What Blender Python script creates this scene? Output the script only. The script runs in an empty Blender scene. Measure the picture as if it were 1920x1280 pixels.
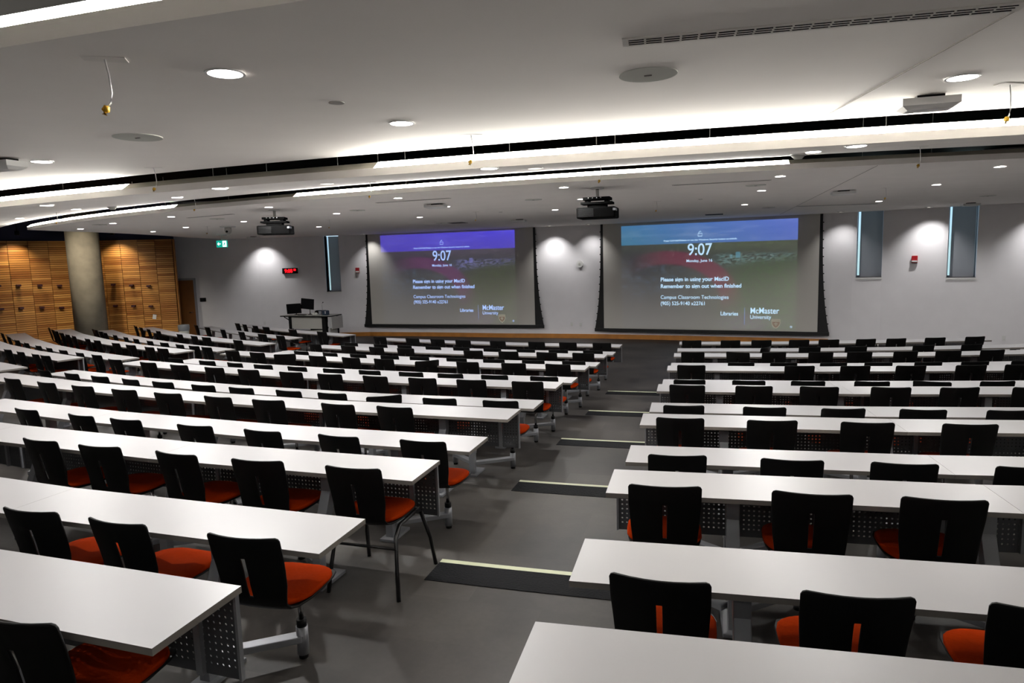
import bpy, bmesh, math, random
from mathutils import Vector, Matrix
random.seed(7)
C = bpy.context.scene
col = C.collection
PI = math.pi
cos, sin = math.cos, math.sin

# ---------------------------------------------------------------- camera
EYE = 2.585                                   # eye height above the lecturer's floor
cam_d = bpy.data.cameras.new('camera'); cam = bpy.data.objects.new('camera', cam_d); col.objects.link(cam)
th, rl = .12377, .02946                       # pitch and roll
Dn = Vector((sin(rl)*cos(th), cos(rl)*cos(th), sin(th))).normalized()
Upc = -Dn
Fw = (Vector((0, 0, 1)) - Upc*Upc.z).normalized()
Rt = Fw.cross(Upc)
if Rt.x < 0: Rt = -Rt
xw = Vector((Rt.x, Fw.x, Upc.x)); yw = -Vector((Rt.y, Fw.y, Upc.y)); zw = -Vector((Rt.z, Fw.z, Upc.z))
M = Matrix((xw, yw, zw)).transposed().to_4x4(); M.translation = (0, 0, EYE)
cam.matrix_world = M
cam_d.lens = 24; cam_d.sensor_width = 36; cam_d.clip_start = .05; cam_d.clip_end = 200
C.camera = cam

# ---------------------------------------------------------------- daylight outside, exposure
w = bpy.data.worlds.new('world'); C.world = w; w.use_nodes = True
nt = w.node_tree; bg = nt.nodes['Background']
sky = nt.nodes.new('ShaderNodeTexSky'); sky.sky_type = 'HOSEK_WILKIE'; sky.turbidity = 3
sky.sun_direction = Vector((-.4, -.6, .7)).normalized()
nt.links.new(sky.outputs[0], bg.inputs[0]); bg.inputs[1].default_value = 3.2
C.view_settings.view_transform = 'Standard'; C.view_settings.look = 'None'
C.view_settings.exposure = 0.84; C.view_settings.gamma = 1.0; C.view_settings.use_curve_mapping = False
DOWN_W = 42.0       # power of one recessed downlight
WASH_W = 54.0       # power of one wall washer
STRIP_E = 105.0       # luminance of the cove tubes

# ---------------------------------------------------------------- helpers
def srgb(h):
    if isinstance(h, str):
        h = h.lstrip('#'); h = [int(h[i:i+2], 16)/255 for i in (0, 2, 4)]
    return tuple(c/12.92 if c <= .04045 else ((c+.055)/1.055)**2.4 for c in h) + (1,)
def mat(name, c, rough=.5, metal=0, emit=None, es=0, spec=.5, noise=0, nscale=8, bump=0, coat=0):
    m = bpy.data.materials.new(name); m.use_nodes = True
    n = m.node_tree.nodes; b = n['Principled BSDF']; L = m.node_tree.links
    b.inputs['Base Color'].default_value = srgb(c); b.inputs['Roughness'].default_value = rough
    b.inputs['Metallic'].default_value = metal; b.inputs['Specular IOR Level'].default_value = spec
    b.inputs['Coat Weight'].default_value = coat
    if emit: b.inputs['Emission Color'].default_value = srgb(emit); b.inputs['Emission Strength'].default_value = es
    if noise or bump:
        tc = n.new('ShaderNodeTexCoord'); t = n.new('ShaderNodeTexNoise'); t.inputs['Scale'].default_value = nscale
        t.inputs['Detail'].default_value = 5; L.new(tc.outputs['Object'], t.inputs['Vector'])
        if noise:
            r = n.new('ShaderNodeMapRange'); r.inputs['To Min'].default_value = 1-noise; r.inputs['To Max'].default_value = 1+noise
            r.inputs['From Min'].default_value = .3; r.inputs['From Max'].default_value = .7
            mx = n.new('ShaderNodeMix'); mx.data_type = 'RGBA'; mx.blend_type = 'MULTIPLY'; mx.inputs['Factor'].default_value = 1
            mx.inputs[6].default_value = srgb(c); L.new(t.outputs['Fac'], r.inputs['Value']); L.new(r.outputs[0], mx.inputs[7]); L.new(mx.outputs[2], b.inputs['Base Color'])
        if bump:
            bp = n.new('ShaderNodeBump'); bp.inputs['Strength'].default_value = bump; bp.inputs['Distance'].default_value = .01
            L.new(t.outputs['Fac'], bp.inputs['Height']); L.new(bp.outputs[0], b.inputs['Normal'])
    return m
M_ = {}
M_['wall'] = mat('painted wall', '#e2e0e2', .75, noise=.02, nscale=3, bump=.08, spec=.3)
M_['ceil'] = mat('ceiling paint', '#f4f0eb', .85, noise=.02, nscale=2, spec=.2)
M_['fascia'] = mat('bulkhead edge paint', '#d5cfc0', .8, spec=.2)
M_['plenum'] = mat('black plenum paint', '#0c0b0a', .95, spec=.1)
M_['navy'] = mat('navy painted wall', '#3d4056', .8, spec=.2)
M_['top'] = mat('white laminate', '#b3b2b3', .38, noise=.01, nscale=3)
M_['edge'] = mat('grey edge banding', '#77726c', .5)
M_['steel'] = mat('silver painted steel', '#8a8c90', .35, .35)
M_['matte'] = mat('matte black housing', '#0a0a0a', .9, spec=.03)
M_['chrome'] = mat('chrome', '#c8c8c8', .15, 1)
M_['black'] = mat('black plastic', '#080808', .6, spec=.2)
M_['shell'] = mat('black stained plywood', '#060606', .5, noise=.25, nscale=20, spec=.25)
M_['red'] = mat('orange red upholstery', '#9c2d03', .95, noise=.06, nscale=60, bump=.15, spec=.03)
M_['frame'] = mat('black powder coated tube', '#0a0a0b', .3)
M_['concrete'] = mat('cast concrete', '#8c8474', .85, noise=.16, nscale=3.2, bump=.35, spec=.25)
M_['backing'] = mat('dark slat backing', '#140b06', .9, spec=.1)
M_['fabric'] = mat('projection fabric', '#c2bfb8', .9, spec=.1)
M_['scrblk'] = mat('screen black masking', '#070707', .6)
M_['door'] = mat('oak veneer door', '#8a5522', .5, noise=.12, nscale=2.5)
M_['frame_g'] = mat('grey door frame', '#9a999c', .5)
M_['oak'] = mat('oak base board', '#b9792f', .5, noise=.15, nscale=4)
M_['plate'] = mat('white painted plate', '#e9e5df', .6)
M_['white'] = mat('white plastic', '#d8d8d6', .4)
M_['offw'] = mat('off white plastic', '#b9b8b2', .5)
M_['grille'] = mat('speaker grille', '#cfd0c8', .8)
M_['yellow'] = mat('yellow rubber cap', '#c79a1f', .5)
M_['alarm'] = mat('red alarm housing', '#a8101a', .4)
M_['lect'] = mat('grey laminate panel', '#a5a39c', .5)
M_['burg'] = mat('burgundy block', '#3a0f1c', .5)
M_['tread'] = mat('black rubber tread', '#0b0c0f', .75, spec=.15, bump=.5, nscale=60)
M_['glow'] = mat('photoluminescent strip', '#c7cbab', .5)
M_['shade'] = mat('grey roller shade', '#a2a4aa', .8)
def _tr():
    m = M_['shade']; n = m.node_tree.nodes; L = m.node_tree.links; b = n['Principled BSDF']; t = n.new('ShaderNodeBsdfTranslucent'); t.inputs[0].default_value = srgb('#cfc8c4'); x = n.new('ShaderNodeMixShader'); x.inputs[0].default_value = .42
    L.new(b.outputs[0], x.inputs[1]); L.new(t.outputs[0], x.inputs[2]); L.new(x.outputs[0], n['Material Output'].inputs[0])
_tr()
M_['bag'] = mat('clear bin liner', '#8f9396', .3)
M_['lens'] = mat('lit downlight lens', '#ffffff', .4, emit='#fff6f4', es=14)
M_['lensdim'] = mat('dim downlight lens', '#d8d5d0', .4, emit='#fff6e8', es=.9)
M_['tube'] = mat('lit cove tube', '#ffffff', .4, emit='#fffaf0', es=STRIP_E)
M_['dark'] = mat('dark opening', '#0a0908', .9)
M_['trimline'] = mat('ceiling joint', '#76726d', .9)
M_['screenoff'] = mat('black monitor', '#050506', .2)
M_['blue'] = mat('dark blue bag', '#1d2c3f', .6)
M_['green'] = mat('exit sign green', '#0a6a5c', .4, emit='#0b8f7c', es=.8)
M_['whiteemit'] = mat('sign white', '#ffffff', .4, emit='#d8f5ee', es=1.0)
M_['redemit'] = mat('red led digits', '#400000', .4, emit='#ff0a14', es=3.2)

def wood_mat():
    m = bpy.data.materials.new('oak slats'); m.use_nodes = True; n = m.node_tree.nodes; L = m.node_tree.links; b = n['Principled BSDF']
    tc = n.new('ShaderNodeTexCoord'); a = n.new('ShaderNodeAttribute'); a.attribute_name = 'slat'
    r = n.new('ShaderNodeValToRGB'); e = r.color_ramp.elements
    e[0].position = 0; e[0].color = srgb('#8d5018'); e[1].position = 1; e[1].color = srgb('#d9a055')
    mp = n.new('ShaderNodeMapping'); mp.inputs['Scale'].default_value = (1.2, 1.2, 30)
    t = n.new('ShaderNodeTexNoise'); t.inputs['Scale'].default_value = 4; L.new(tc.outputs['Object'], mp.inputs[0]); L.new(mp.outputs[0], t.inputs['Vector'])
    ad = n.new('ShaderNodeMath'); ad.operation = 'MULTIPLY_ADD'; ad.inputs[1].default_value = .5; L.new(t.outputs['Fac'], ad.inputs[0]); 
    sc = n.new('ShaderNodeMath'); sc.operation = 'MULTIPLY_ADD'; sc.inputs[1].default_value = .9; sc.inputs[2].default_value = -.2
    L.new(a.outputs['Fac'], sc.inputs[0]); L.new(sc.outputs[0], ad.inputs[2]); L.new(ad.outputs[0], r.inputs[0]); L.new(r.outputs[0], b.inputs['Base Color'])
    b.inputs['Roughness'].default_value = .45
    return m
M_['slat'] = wood_mat()

def floor_mat():
    m = bpy.data.materials.new('grey resilient floor'); m.use_nodes = True; n = m.node_tree.nodes; L = m.node_tree.links; b = n['Principled BSDF']
    tc = n.new('ShaderNodeTexCoord'); mp = n.new('ShaderNodeMapping'); mp.inputs['Rotation'].default_value = (0, 0, math.radians(16)); L.new(tc.outputs['Object'], mp.inputs[0])
    t = n.new('ShaderNodeTexNoise'); t.inputs['Scale'].default_value = 1.1; t.inputs['Detail'].default_value = 6; t.inputs['Roughness'].default_value = .6
    t2 = n.new('ShaderNodeTexNoise'); t2.inputs['Scale'].default_value = 40; t2.inputs['Detail'].default_value = 3
    br = n.new('ShaderNodeTexBrick'); br.inputs['Scale'].default_value = 1; br.inputs['Mortar Size'].default_value = 0.0015; br.inputs['Brick Width'].default_value = .9; br.inputs['Row Height'].default_value = .45
    br.inputs['Color1'].default_value = (.74, .74, .74, 1); br.inputs['Color2'].default_value = (1.2, 1.2, 1.2, 1); br.inputs['Mortar'].default_value = (.8, .8, .8, 1)
    for q in (t, t2, br): L.new(mp.outputs[0], q.inputs['Vector'])
    r = n.new('ShaderNodeValToRGB'); e = r.color_ramp.elements; e[0].position = .33; e[0].color = srgb('#24211f'); e[1].position = .68; e[1].color = srgb('#47433f'); L.new(t.outputs['Fac'], r.inputs[0])
    m1 = n.new('ShaderNodeMix'); m1.data_type = 'RGBA'; m1.blend_type = 'MULTIPLY'; m1.inputs['Factor'].default_value = .8; L.new(r.outputs[0], m1.inputs[6]); L.new(br.outputs['Color'], m1.inputs[7])
    m2 = n.new('ShaderNodeMix'); m2.data_type = 'RGBA'; m2.blend_type = 'OVERLAY'; m2.inputs['Factor'].default_value = .15; L.new(m1.outputs[2], m2.inputs[6]); L.new(t2.outputs['Fac'], m2.inputs[7])
    L.new(m2.outputs[2], b.inputs['Base Color'])
    rr = n.new('ShaderNodeMapRange'); rr.inputs['To Min'].default_value = .42; rr.inputs['To Max'].default_value = .62; L.new(t.outputs['Fac'], rr.inputs[0]); L.new(rr.outputs[0], b.inputs['Roughness'])
    b.inputs['Specular IOR Level'].default_value = .4
    return m
M_['floor'] = floor_mat()

def perf_mat():
    m = bpy.data.materials.new('perforated steel'); m.use_nodes = True; n = m.node_tree.nodes; L = m.node_tree.links; b = n['Principled BSDF']
    b.inputs['Base Color'].default_value = srgb('#4d4f52'); b.inputs['Metallic'].default_value = .2; b.inputs['Roughness'].default_value = .45
    tc = n.new('ShaderNodeTexCoord'); sp = n.new('ShaderNodeSeparateXYZ'); L.new(tc.outputs['Object'], sp.inputs[0])
    def cell(o):
        a = n.new('ShaderNodeMath'); a.operation = 'DIVIDE'; a.inputs[1].default_value = .028; L.new(o, a.inputs[0])
        f = n.new('ShaderNodeMath'); f.operation = 'FRACT'; L.new(a.outputs[0], f.inputs[0])
        s = n.new('ShaderNodeMath'); s.operation = 'SUBTRACT'; s.inputs[1].default_value = .5; L.new(f.outputs[0], s.inputs[0])
        p = n.new('ShaderNodeMath'); p.operation = 'MULTIPLY'; L.new(s.outputs[0], p.inputs[0]); L.new(s.outputs[0], p.inputs[1]); return p.outputs[0]
    ad = n.new('ShaderNodeMath'); ad.operation = 'ADD'; L.new(cell(sp.outputs[0]), ad.inputs[0]); L.new(cell(sp.outputs[2]), ad.inputs[1])
    lt = n.new('ShaderNodeMath'); lt.operation = 'LESS_THAN'; lt.inputs[1].default_value = .038; L.new(ad.outputs[0], lt.inputs[0])
    # keep a plain margin along the top and bottom edge
    g1 = n.new('ShaderNodeMath'); g1.operation = 'GREATER_THAN'; g1.inputs[1].default_value = .395; L.new(sp.outputs[2], g1.inputs[0])
    g2 = n.new('ShaderNodeMath'); g2.operation = 'MULTIPLY'; L.new(lt.outputs[0], g2.inputs[0]); L.new(g1.outputs[0], g2.inputs[1])
    tr = n.new('ShaderNodeBsdfTransparent'); mx = n.new('ShaderNodeMixShader')
    L.new(g2.outputs[0], mx.inputs[0]); L.new(b.outputs[0], mx.inputs[1]); L.new(tr.outputs[0], mx.inputs[2]); L.new(mx.outputs[0], n['Material Output'].inputs[0])
    return m
M_['perf'] = perf_mat()

class MB:
    """collects shapes, links them as ONE mesh object"""
    def __init__(s): s.bm = bmesh.new(); s.mi = 0
    def _f(s, vs, fs):
        V = [s.bm.verts.new(v) for v in vs]; out = []
        for f in fs:
            try: q = s.bm.faces.new([V[i] for i in f]); q.material_index = s.mi; out.append(q)
            except ValueError: pass
        return out
    def box(s, c, d, rz=0, bev=0, M0=None):
        x, y, z = [k/2 for k in d]; P = []
        R = Matrix.Rotation(rz, 3, 'Z') if M0 is None else M0
        for sx, sy, sz in ((-1,-1,-1),(1,-1,-1),(1,1,-1),(-1,1,-1),(-1,-1,1),(1,-1,1),(1,1,1),(-1,1,1)):
            P.append(R @ Vector((sx*x, sy*y, sz*z)) + Vector(c))
        fs = s._f(P, [(0,3,2,1),(4,5,6,7),(0,1,5,4),(1,2,6,5),(2,3,7,6),(3,0,4,7)])
        if bev:
            e = list({ed for f in fs for ed in f.edges}); bmesh.ops.bevel(s.bm, geom=e, offset=bev, segments=2, affect='EDGES', profile=.6)
        return s
    def bar(s, a, b, w, h=None, bev=0):
        a = Vector(a); b = Vector(b); d = b-a; L = d.length; z = d.normalized(); up = Vector((0, 1, 0)) if abs(z.y) < .9 else Vector((1, 0, 0))
        x = up.cross(z).normalized(); y = z.cross(x); R = Matrix((x, y, z)).transposed()
        return s.box((a+b)/2, (w, h or w, L), M0=R, bev=bev)
    def tube(s, pts, r, n=10, cap=True, closed=False):
        pts = [Vector(p) for p in pts]; rings = []
        N = len(pts)
        for i, p in enumerate(pts):
            t = (pts[min(i+1, N-1)]-pts[max(i-1, 0)]).normalized()
            up = Vector((0, 0, 1)) if abs(t.z) < .95 else Vector((1, 0, 0))
            x = t.cross(up).normalized(); y = x.cross(t); rr = r[i] if isinstance(r, (list, tuple)) else r
            rings.append([s.bm.verts.new(p + x*rr*cos(2*PI*k/n) + y*rr*sin(2*PI*k/n)) for k in range(n)])
        for a, b in zip(rings[:-1], rings[1:]):
            for k in range(n):
                f = s.bm.faces.new((a[k], a[(k+1) % n], b[(k+1) % n], b[k])); f.smooth = True; f.material_index = s.mi
        if cap:
            for q in (rings[0][::-1], rings[-1]):
                f = s.bm.faces.new(q); f.material_index = s.mi
        return s
    def cyl(s, c, r, h, n=24, r2=None):
        c = Vector(c); return s.tube([c, c+Vector((0, 0, h))], [r, r if r2 is None else r2], n)
    def poly(s, pts, z0, z1):
        n = len(pts); vs = [(p[0], p[1], z0) for p in pts]+[(p[0], p[1], z1) for p in pts]
        s._f(vs, [tuple(range(n))[::-1], tuple(range(n, 2*n))]+[(i, (i+1) % n, n+(i+1) % n, n+i) for i in range(n)]); return s
    def build(s, name, m, parent=None, loc=None, rz=0, smooth=False):
        bmesh.ops.recalc_face_normals(s.bm, faces=s.bm.faces[:])
        me = bpy.data.meshes.new(name); s.bm.to_mesh(me); s.bm.free()
        for q in (m if isinstance(m, (list, tuple)) else [m]): me.materials.append(q)
        if smooth:
            for p in me.polygons: p.use_smooth = True
        o = bpy.data.objects.new(name, me); col.objects.link(o)
        if loc is not None: o.location = loc; o.rotation_euler.z = rz
        if parent: o.parent = parent
        return o
def tag(o, label=None, cat=None, group=None, kind=None):
    for k, v in (('label', label), ('category', cat), ('group', group), ('kind', kind)):
        if v: o[k] = v
    return o
def thing(name, loc, rz=0, **k):
    o = bpy.data.objects.new(name, None); o.empty_display_size = .05; col.objects.link(o); o.location = loc; o.rotation_euler = (0, 0, rz); return tag(o, **k)
def link_copy(o, parent):
    c = o.copy(); col.objects.link(c); c.parent = parent
    for ch in KIDS.get(o.name, []): link_copy(ch, c)
    return c
KIDS = {}
def kids(o): KIDS[o.name] = [x for x in bpy.data.objects if x.parent == o]; return KIDS[o.name]
ORD = 'first second third fourth fifth sixth seventh eighth ninth tenth eleventh twelfth thirteenth fourteenth'.split() + ['fifteenth','sixteenth','seventeenth','eighteenth','nineteenth','twentieth','twenty-first','twenty-second']

# ---------------------------------------------------------------- the plan: every row is an arc about one centre in front of the room
UA = math.radians(74); u2 = Vector((cos(UA), sin(UA))); v2 = Vector((u2.y, -u2.x))
def P(R, ph, z=0):
    s = 36.5 - R*cos(ph); t = -1.09 + R*sin(ph); p = u2*s + v2*t; return Vector((p.x, p.y, z))
def face(ph):
    """heading (rotation about z) of something that looks at the centre, its +Y forward"""
    d = u2*cos(ph) - v2*sin(ph); return math.atan2(d.y, d.x) - PI/2
TIER = [.675-.1125*j for j in range(7)]        # tread heights, back to front
EDGE = [34.4, 32.41, 30.4, 28.44, 26.4, 24.32] # radius of each nosing
CZ = EYE + .88                                 # front ceiling height

# ---------------------------------------------------------------- floor
mb = MB()
mb.poly([(-19.2, -6), (16, -6), (16, 14.05), (12.1, 16.25), (11.2, 16.75), (8.6, 18.5), (5.1, 20.2), (2.9, 21.15), (0, 22.1), (-2.8, 23.2), (-4.9, 23.85), (-8.6, 23.95), (-12.8, 23.7), (-19.2, 23.3)], -.3, 0)
def ring(mb, R0, R1, z0, z1, a0, a1, n=60):
    r = []
    for i in range(n+1):
        a = a0+(a1-a0)*i/n; r.append([mb.bm.verts.new(P(R, a, z)) for R, z in ((R0, z0), (R0, z1), (R1, z1), (R1, z0))])
    for a, b in zip(r[:-1], r[1:]):
        for k in range(4):
            f = mb.bm.faces.new((a[k], a[(k+1) % 4], b[(k+1) % 4], b[k])); f.material_index = mb.mi
    for q in (r[0][::-1], r[-1]):
        f = mb.bm.faces.new(q); f.material_index = mb.mi
for j in range(6):
    ring(mb, EDGE[j], 46, -.02, TIER[j], -.72, .42)
ring(mb, 36.4, 46, -.02, TIER[0]+.1125, -.72, .42)
tag(mb.build('floor', M_['floor']), kind='structure')

# ---------------------------------------------------------------- front wall, gently folded
WALL = [(-19,23.0),(-12.8,23.4),(-11.3,23.55),(-8.65,23.65),(-7.1,23.6),(-5.65,23.6),(-4.9,23.55),(-2.8,22.9),(0,21.8),(.85,21.55),(2.85,20.85),(5,19.9),(8.5,18.2),(8.95,17.9),(9.55,17.6),(10.6,16.8),(11.2,16.45),(12.0,16.0),(16.5,13.5)]
def wpt(x):
    for a, b in zip(WALL[:-1], WALL[1:]):
        if a[0] <= x <= b[0]:
            k = (x-a[0])/(b[0]-a[0]); return Vector((x, a[1]+(b[1]-a[1])*k))
def wnorm(x):
    a = wpt(x-.2); b = wpt(x+.2); d = (b-a).normalized(); return Vector((d.y, -d.x))   # towards the room
def wloc(x, z, off=0): p = wpt(x)+wnorm(x)*off; return Vector((p.x, p.y, z))
def wrot(x): n = wnorm(x); return math.atan2(n.y, n.x) + PI/2                         # local -Y looks into the room
WIN = [(-6.33, -5.83, 1.56, 'winL'), (9.02, 9.55, 1.78, 'winM'), (10.68, 11.20, 1.76, 'winR')]
xs = sorted(set([p[0] for p in WALL]+[v for q in WIN for v in q[:2]]))
mb = MB()
for a, b in zip(xs[:-1], xs[1:]):
    top = 5.0
    for q in WIN:
        if q[0] <= (a+b)/2 <= q[1]: top = q[2]
    A, B = wpt(a), wpt(b)
    na = wnorm((a+b)/2)
    mb.poly([A, B, B-na*.3, A-na*.3], -.05, top)
tag(mb.build('wall_front', M_['wall']), kind='structure')
# windows: recess with sill, grey shade, glass and daylight behind
for i, (a, b, zs, nm) in enumerate(WIN):
    A, B = wpt(a), wpt(b); n_ = wnorm((a+b)/2); d = (B-A).normalized(); W = (B-A).length
    rz = math.atan2(d.y, d.x)
    root = thing('window_%d' % (i+1), (A.x, A.y, zs), rz, kind='structure')
    # local: x along wall, +y outwards
    f = MB(); f.box((W/2, .13, -.02), (W, .30, .04)); f.box((W/2, -.008, -.03), (W+.02, .02, .06)); f.build('window_sill', M_['white'], root)
    f = MB(); f.box((-.02, .2, .95), (.04, .3, 2.0)); f.box((W+.02, .2, .95), (.04, .3, 2.0)); f.build('jamb', M_['wall'], root)
    f = MB(); f.box((W/2, .30, .02), (W, .04, .05)); f.box((.015, .30, .95), (.03, .04, 1.9)); f.box((W-.015, .30, .95), (.03, .04, 1.9)); f.build('window_frame', M_['steel'], root)
    g = MB(); g.box((W/2, .32, .95), (W, .006, 1.9)); gm = g.build('glass', M_['white'], root)
    gl = bpy.data.materials.get('glazing')
    if not gl:
        gl = bpy.data.materials.new('glazing'); gl.use_nodes = True; nn = gl.node_tree.nodes; tr = nn.new('ShaderNodeBsdfTransparent'); tr.inputs[0].default_value = (.78, .86, .90, 1)
        gs = nn.new('ShaderNodeBsdfGlossy'); gs.inputs['Roughness'].default_value = .05; mx = nn.new('ShaderNodeMixShader'); mx.inputs[0].default_value = .06
        gl.node_tree.links.new(tr.outputs[0], mx.inputs[1]); gl.node_tree.links.new(gs.outputs[0], mx.inputs[2]); gl.node_tree.links.new(mx.outputs[0], nn['Material Output'].inputs[0])
    gm.data.materials[0] = gl
    x0 = (.11, .08, .07)[i]; x1 = (W-.01, W-.01, W-.04)[i]
    s = MB(); s.box(((x0+x1)/2, .17, .95), (x1-x0, .006, 1.88)); s.box(((x0+x1)/2, .17, .02), (x1-x0, .02, .03)); s.build('roller_shade', M_['shade'], root)
# oak base board along the stage part of the front wall
mb = MB()
for a, b in zip(xs[:-1], xs[1:]):
    if a < -9 or b > 8.6: continue
    A, B = wpt(a), wpt(b); n_ = wnorm((a+b)/2)
    mb.poly([A+n_*.03, B+n_*.03, B+n_*.001, A+n_*.001], 0, .135)
tag(mb.build('baseboard_front', M_['oak']), kind='structure')

# ---------------------------------------------------------------- left feature wall, other walls, roof over the plenum
WS = [Vector(p) for p in ((-19, 15.1), (-13.5, 22.0), (-10.98, 22.53))]
mb = MB()
for A, B in zip(WS[:-1], WS[1:]):
    d = (B-A).normalized(); n_ = Vector((d.y, -d.x)); e = d*.0
    mb.poly([A-n_*.07, B-n_*.07, B-n_*.2, A-n_*.2], 0, 3.47)
tag(mb.build('wall_left', M_['backing']), kind='structure')
mb = MB()
for A, B in zip(WS[:-1], WS[1:]):
    d = (B-A).normalized(); n_ = Vector((d.y, -d.x))
    mb.poly([A-n_*.1, B-n_*.1, B-n_*.2, A-n_*.2], 3.47, 5)
mb.poly([(-19, 15.2), (-19.2, 15.2), (-19.2, -6), (-19, -6)], 0, 5); mb.poly([(-18.9, 23.3), (-19.1, 23.3), (-19.1, 15), (-18.9, 15)], -.2, 5); mb.poly([(15.9, 14.6), (16.3, 14.6), (16.3, 12.5), (15.9, 12.5)], -.2, 5)
tag(mb.build('wall_left', M_['navy']), kind='structure')
e_ = (WS[2]-WS[1]).normalized(); mb = MB(); mb.box((WS[2].x+e_.x*.015-e_.y*.0, WS[2].y+e_.y*.015+.05, 1.735), (.03, .16, 3.47), math.atan2(e_.y, e_.x)); tag(mb.build('trim_30', M_['oak']), kind='structure')
# slatted panels: real slats, one mesh per panel
def slat_panel(A, B, z0, z1):
    d = (B-A).normalized(); n_ = Vector((d.y, -d.x)); rz = math.atan2(d.y, d.x); W = (B-A).length-.012
    bm = bmesh.new(); me = bpy.data.meshes.new('wood_slat_panel'); vals = []
    z = z0
    H = .054; PZ = .0655; cur = random.random()
    while z < z1-.02:
        x = 0
        if random.random() < .8: cur = random.random()
        c = cur*.75+random.random()*.25
        lo = (0, -.07, z); hi = (W, 0, z+H)
        vs = [bm.verts.new(p) for p in ((0,-.06,z),(W,-.06,z),(W,0,z),(0,0,z),(0,-.06,z+H),(W,-.06,z+H),(W,0,z+H),(0,0,z+H))]
        for f in ((0,3,2,1),(4,5,6,7),(0,1,5,4),(1,2,6,5),(2,3,7,6),(3,0,4,7)): bm.faces.new([vs[k] for k in f]); vals.append(c)
        z += PZ
    bm.to_mesh(me); bm.free()
    at = me.attributes.new('slat', 'FLOAT', 'FACE'); at.data.foreach_set('value', vals)
    me.materials.append(M_['slat'])
    o = bpy.data.objects.new('wall_left', me); col.objects.link(o); o['kind'] = 'structure'
    o.location = (A.x, A.y, 0); o.rotation_euler.z = rz
    return o
pitch = .524
A, B = WS[0], WS[1]; d = (B-A).normalized(); L = (B-A).length; n_ = int(L/pitch); k0 = L
while k0 > 0:
    k1 = max(0, k0-pitch); 
    for z0, z1 in ((.01, .86), (.861, 1.712), (1.712, 2.563), (2.564, 3.45)): slat_panel(A+d*k1, A+d*k0, z0, z1)
    k0 = k1
A, B = WS[1], WS[2]; d = (B-A).normalized(); L = (B-A).length
for i in range(5):
    for z0, z1 in ((.01, .86), (.861, 1.712), (1.712, 2.563), (2.564, 3.45)): slat_panel(A+d*(L*i/5), A+d*(L*(i+1)/5), z0, z1)
mb = MB(); mb.poly([(15.8, 14), (16, 14), (16, -6), (15.8, -6)], 0, 5); tag(mb.build('wall_right', M_['wall']), kind='structure')
mb = MB(); mb.poly([(-19, -6), (16, -6), (16, -5.8), (-19, -5.8)], 0, 5); tag(mb.build('wall_back', M_['wall']), kind='structure')
mb = MB(); mb.poly([(-19.3, -6), (16.2, -6), (16.2, 13.95), (12.1, 16.25), (11.25, 16.72), (8.6, 18.5), (5.1, 20.2), (2.9, 21.15), (0, 22.1), (-2.8, 23.2), (-4.9, 23.85), (-8.6, 23.95), (-12.8, 23.7), (-19.3, 23.3)], 4.75, 4.85); tag(mb.build('ceiling', M_['plenum']), kind='structure')

# ---------------------------------------------------------------- ceiling bulkheads: sawtooth slabs on arcs
def zA(R): return EYE+.672+(34.85-R)*.030
def zB(R): return EYE+.62+(31.85-R)*.109
def slab(name, R0, R1, zf, a0, a1, thick=.10, n=90, extra=None):
    mb = MB(); r = []
    for i in range(n+1):
        a = a0+(a1-a0)*i/n
        r.append([mb.bm.verts.new(P(R, a, z)) for R, z in ((R0, zf(R0)), (R1, zf(R1)), (R1, zf(R1)+.03), (R0-.0, zf(R0)+thick))])
    for a, b in zip(r[:-1], r[1:]):
        for k in range(4):
            f = mb.bm.faces.new((a[k], a[(k+1) % 4], b[(k+1) % 4], b[k])); f.material_index = (0, 0, 1, 0)[k] if True else 0
    for q in (r[0][::-1], r[-1]): mb.bm.faces.new(q)
    return tag(mb.build(name, [M_['ceil'], M_['plenum']]), kind='structure')
slab('ceiling', 38.2, 35.1, lambda R: zA(R-3.15)-.03, -.40, .40, .1)
slab('ceiling', 34.85, 31.95, zA, -.50, .45, .058)
# middle slab runs to its cut left end
mb = MB(); r = []
N = 110
for i in range(N+1):
    a = -.60+(.45+.60)*i/N
    Rn = 31.85
    pa = P(31.85, a, zB(31.85)); pb = P(28.43, a*1.0, zB(28.43))
    r.append([mb.bm.verts.new(q) for q in (pa, pb, pb+Vector((0, 0, .03)), pa+Vector((0, 0, .056)))])
for a, b in zip(r[:-1], r[1:]):
    for k in range(4):
        f = mb.bm.faces.new((a[k], a[(k+1) % 4], b[(k+1) % 4], b[k])); f.material_index = 1 if k == 2 else 0
mb.bm.faces.new(r[0][::-1]); mb.bm.faces.new(r[-1])
tag(mb.build('ceiling', [M_['ceil'], M_['plenum']]), kind='structure')
# front slab: flat, from the arc to the front wall, its left side cut free of the feature wall
arc = [P(28.15, a) for a in [-.484+(.45+.484)*i/90 for i in range(91)]]
left = [(-9.70, 23.62), (-9.90, 22.9), (-9.95, 21.48), (-9.87, 20.21), (-9.9, 18.0), (-10.1, 16.5), (-10.3, 16.0)]
right = [(p[0], p[1]+.0) for p in WALL[::-1] if p[0] > -9.6]
mb = MB(); pts = [(p.x, p.y) for p in arc]+[(16.4, 9)]+right+left
n = len(pts)
bot = [mb.bm.verts.new((x, y, CZ)) for x, y in pts]; tp = [mb.bm.verts.new((x, y, CZ+.062)) for x, y in pts]
f1 = mb.bm.faces.new(bot); f2 = mb.bm.faces.new(tp[::-1]); f2.material_index = 1
for i in range(n): mb.bm.faces.new((bot[i], bot[(i+1) % n], tp[(i+1) % n], tp[i]))
bmesh.ops.triangulate(mb.bm, faces=[f1, f2])
tag(mb.build('ceiling', [M_['ceil'], M_['plenum']]), kind='structure')
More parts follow.
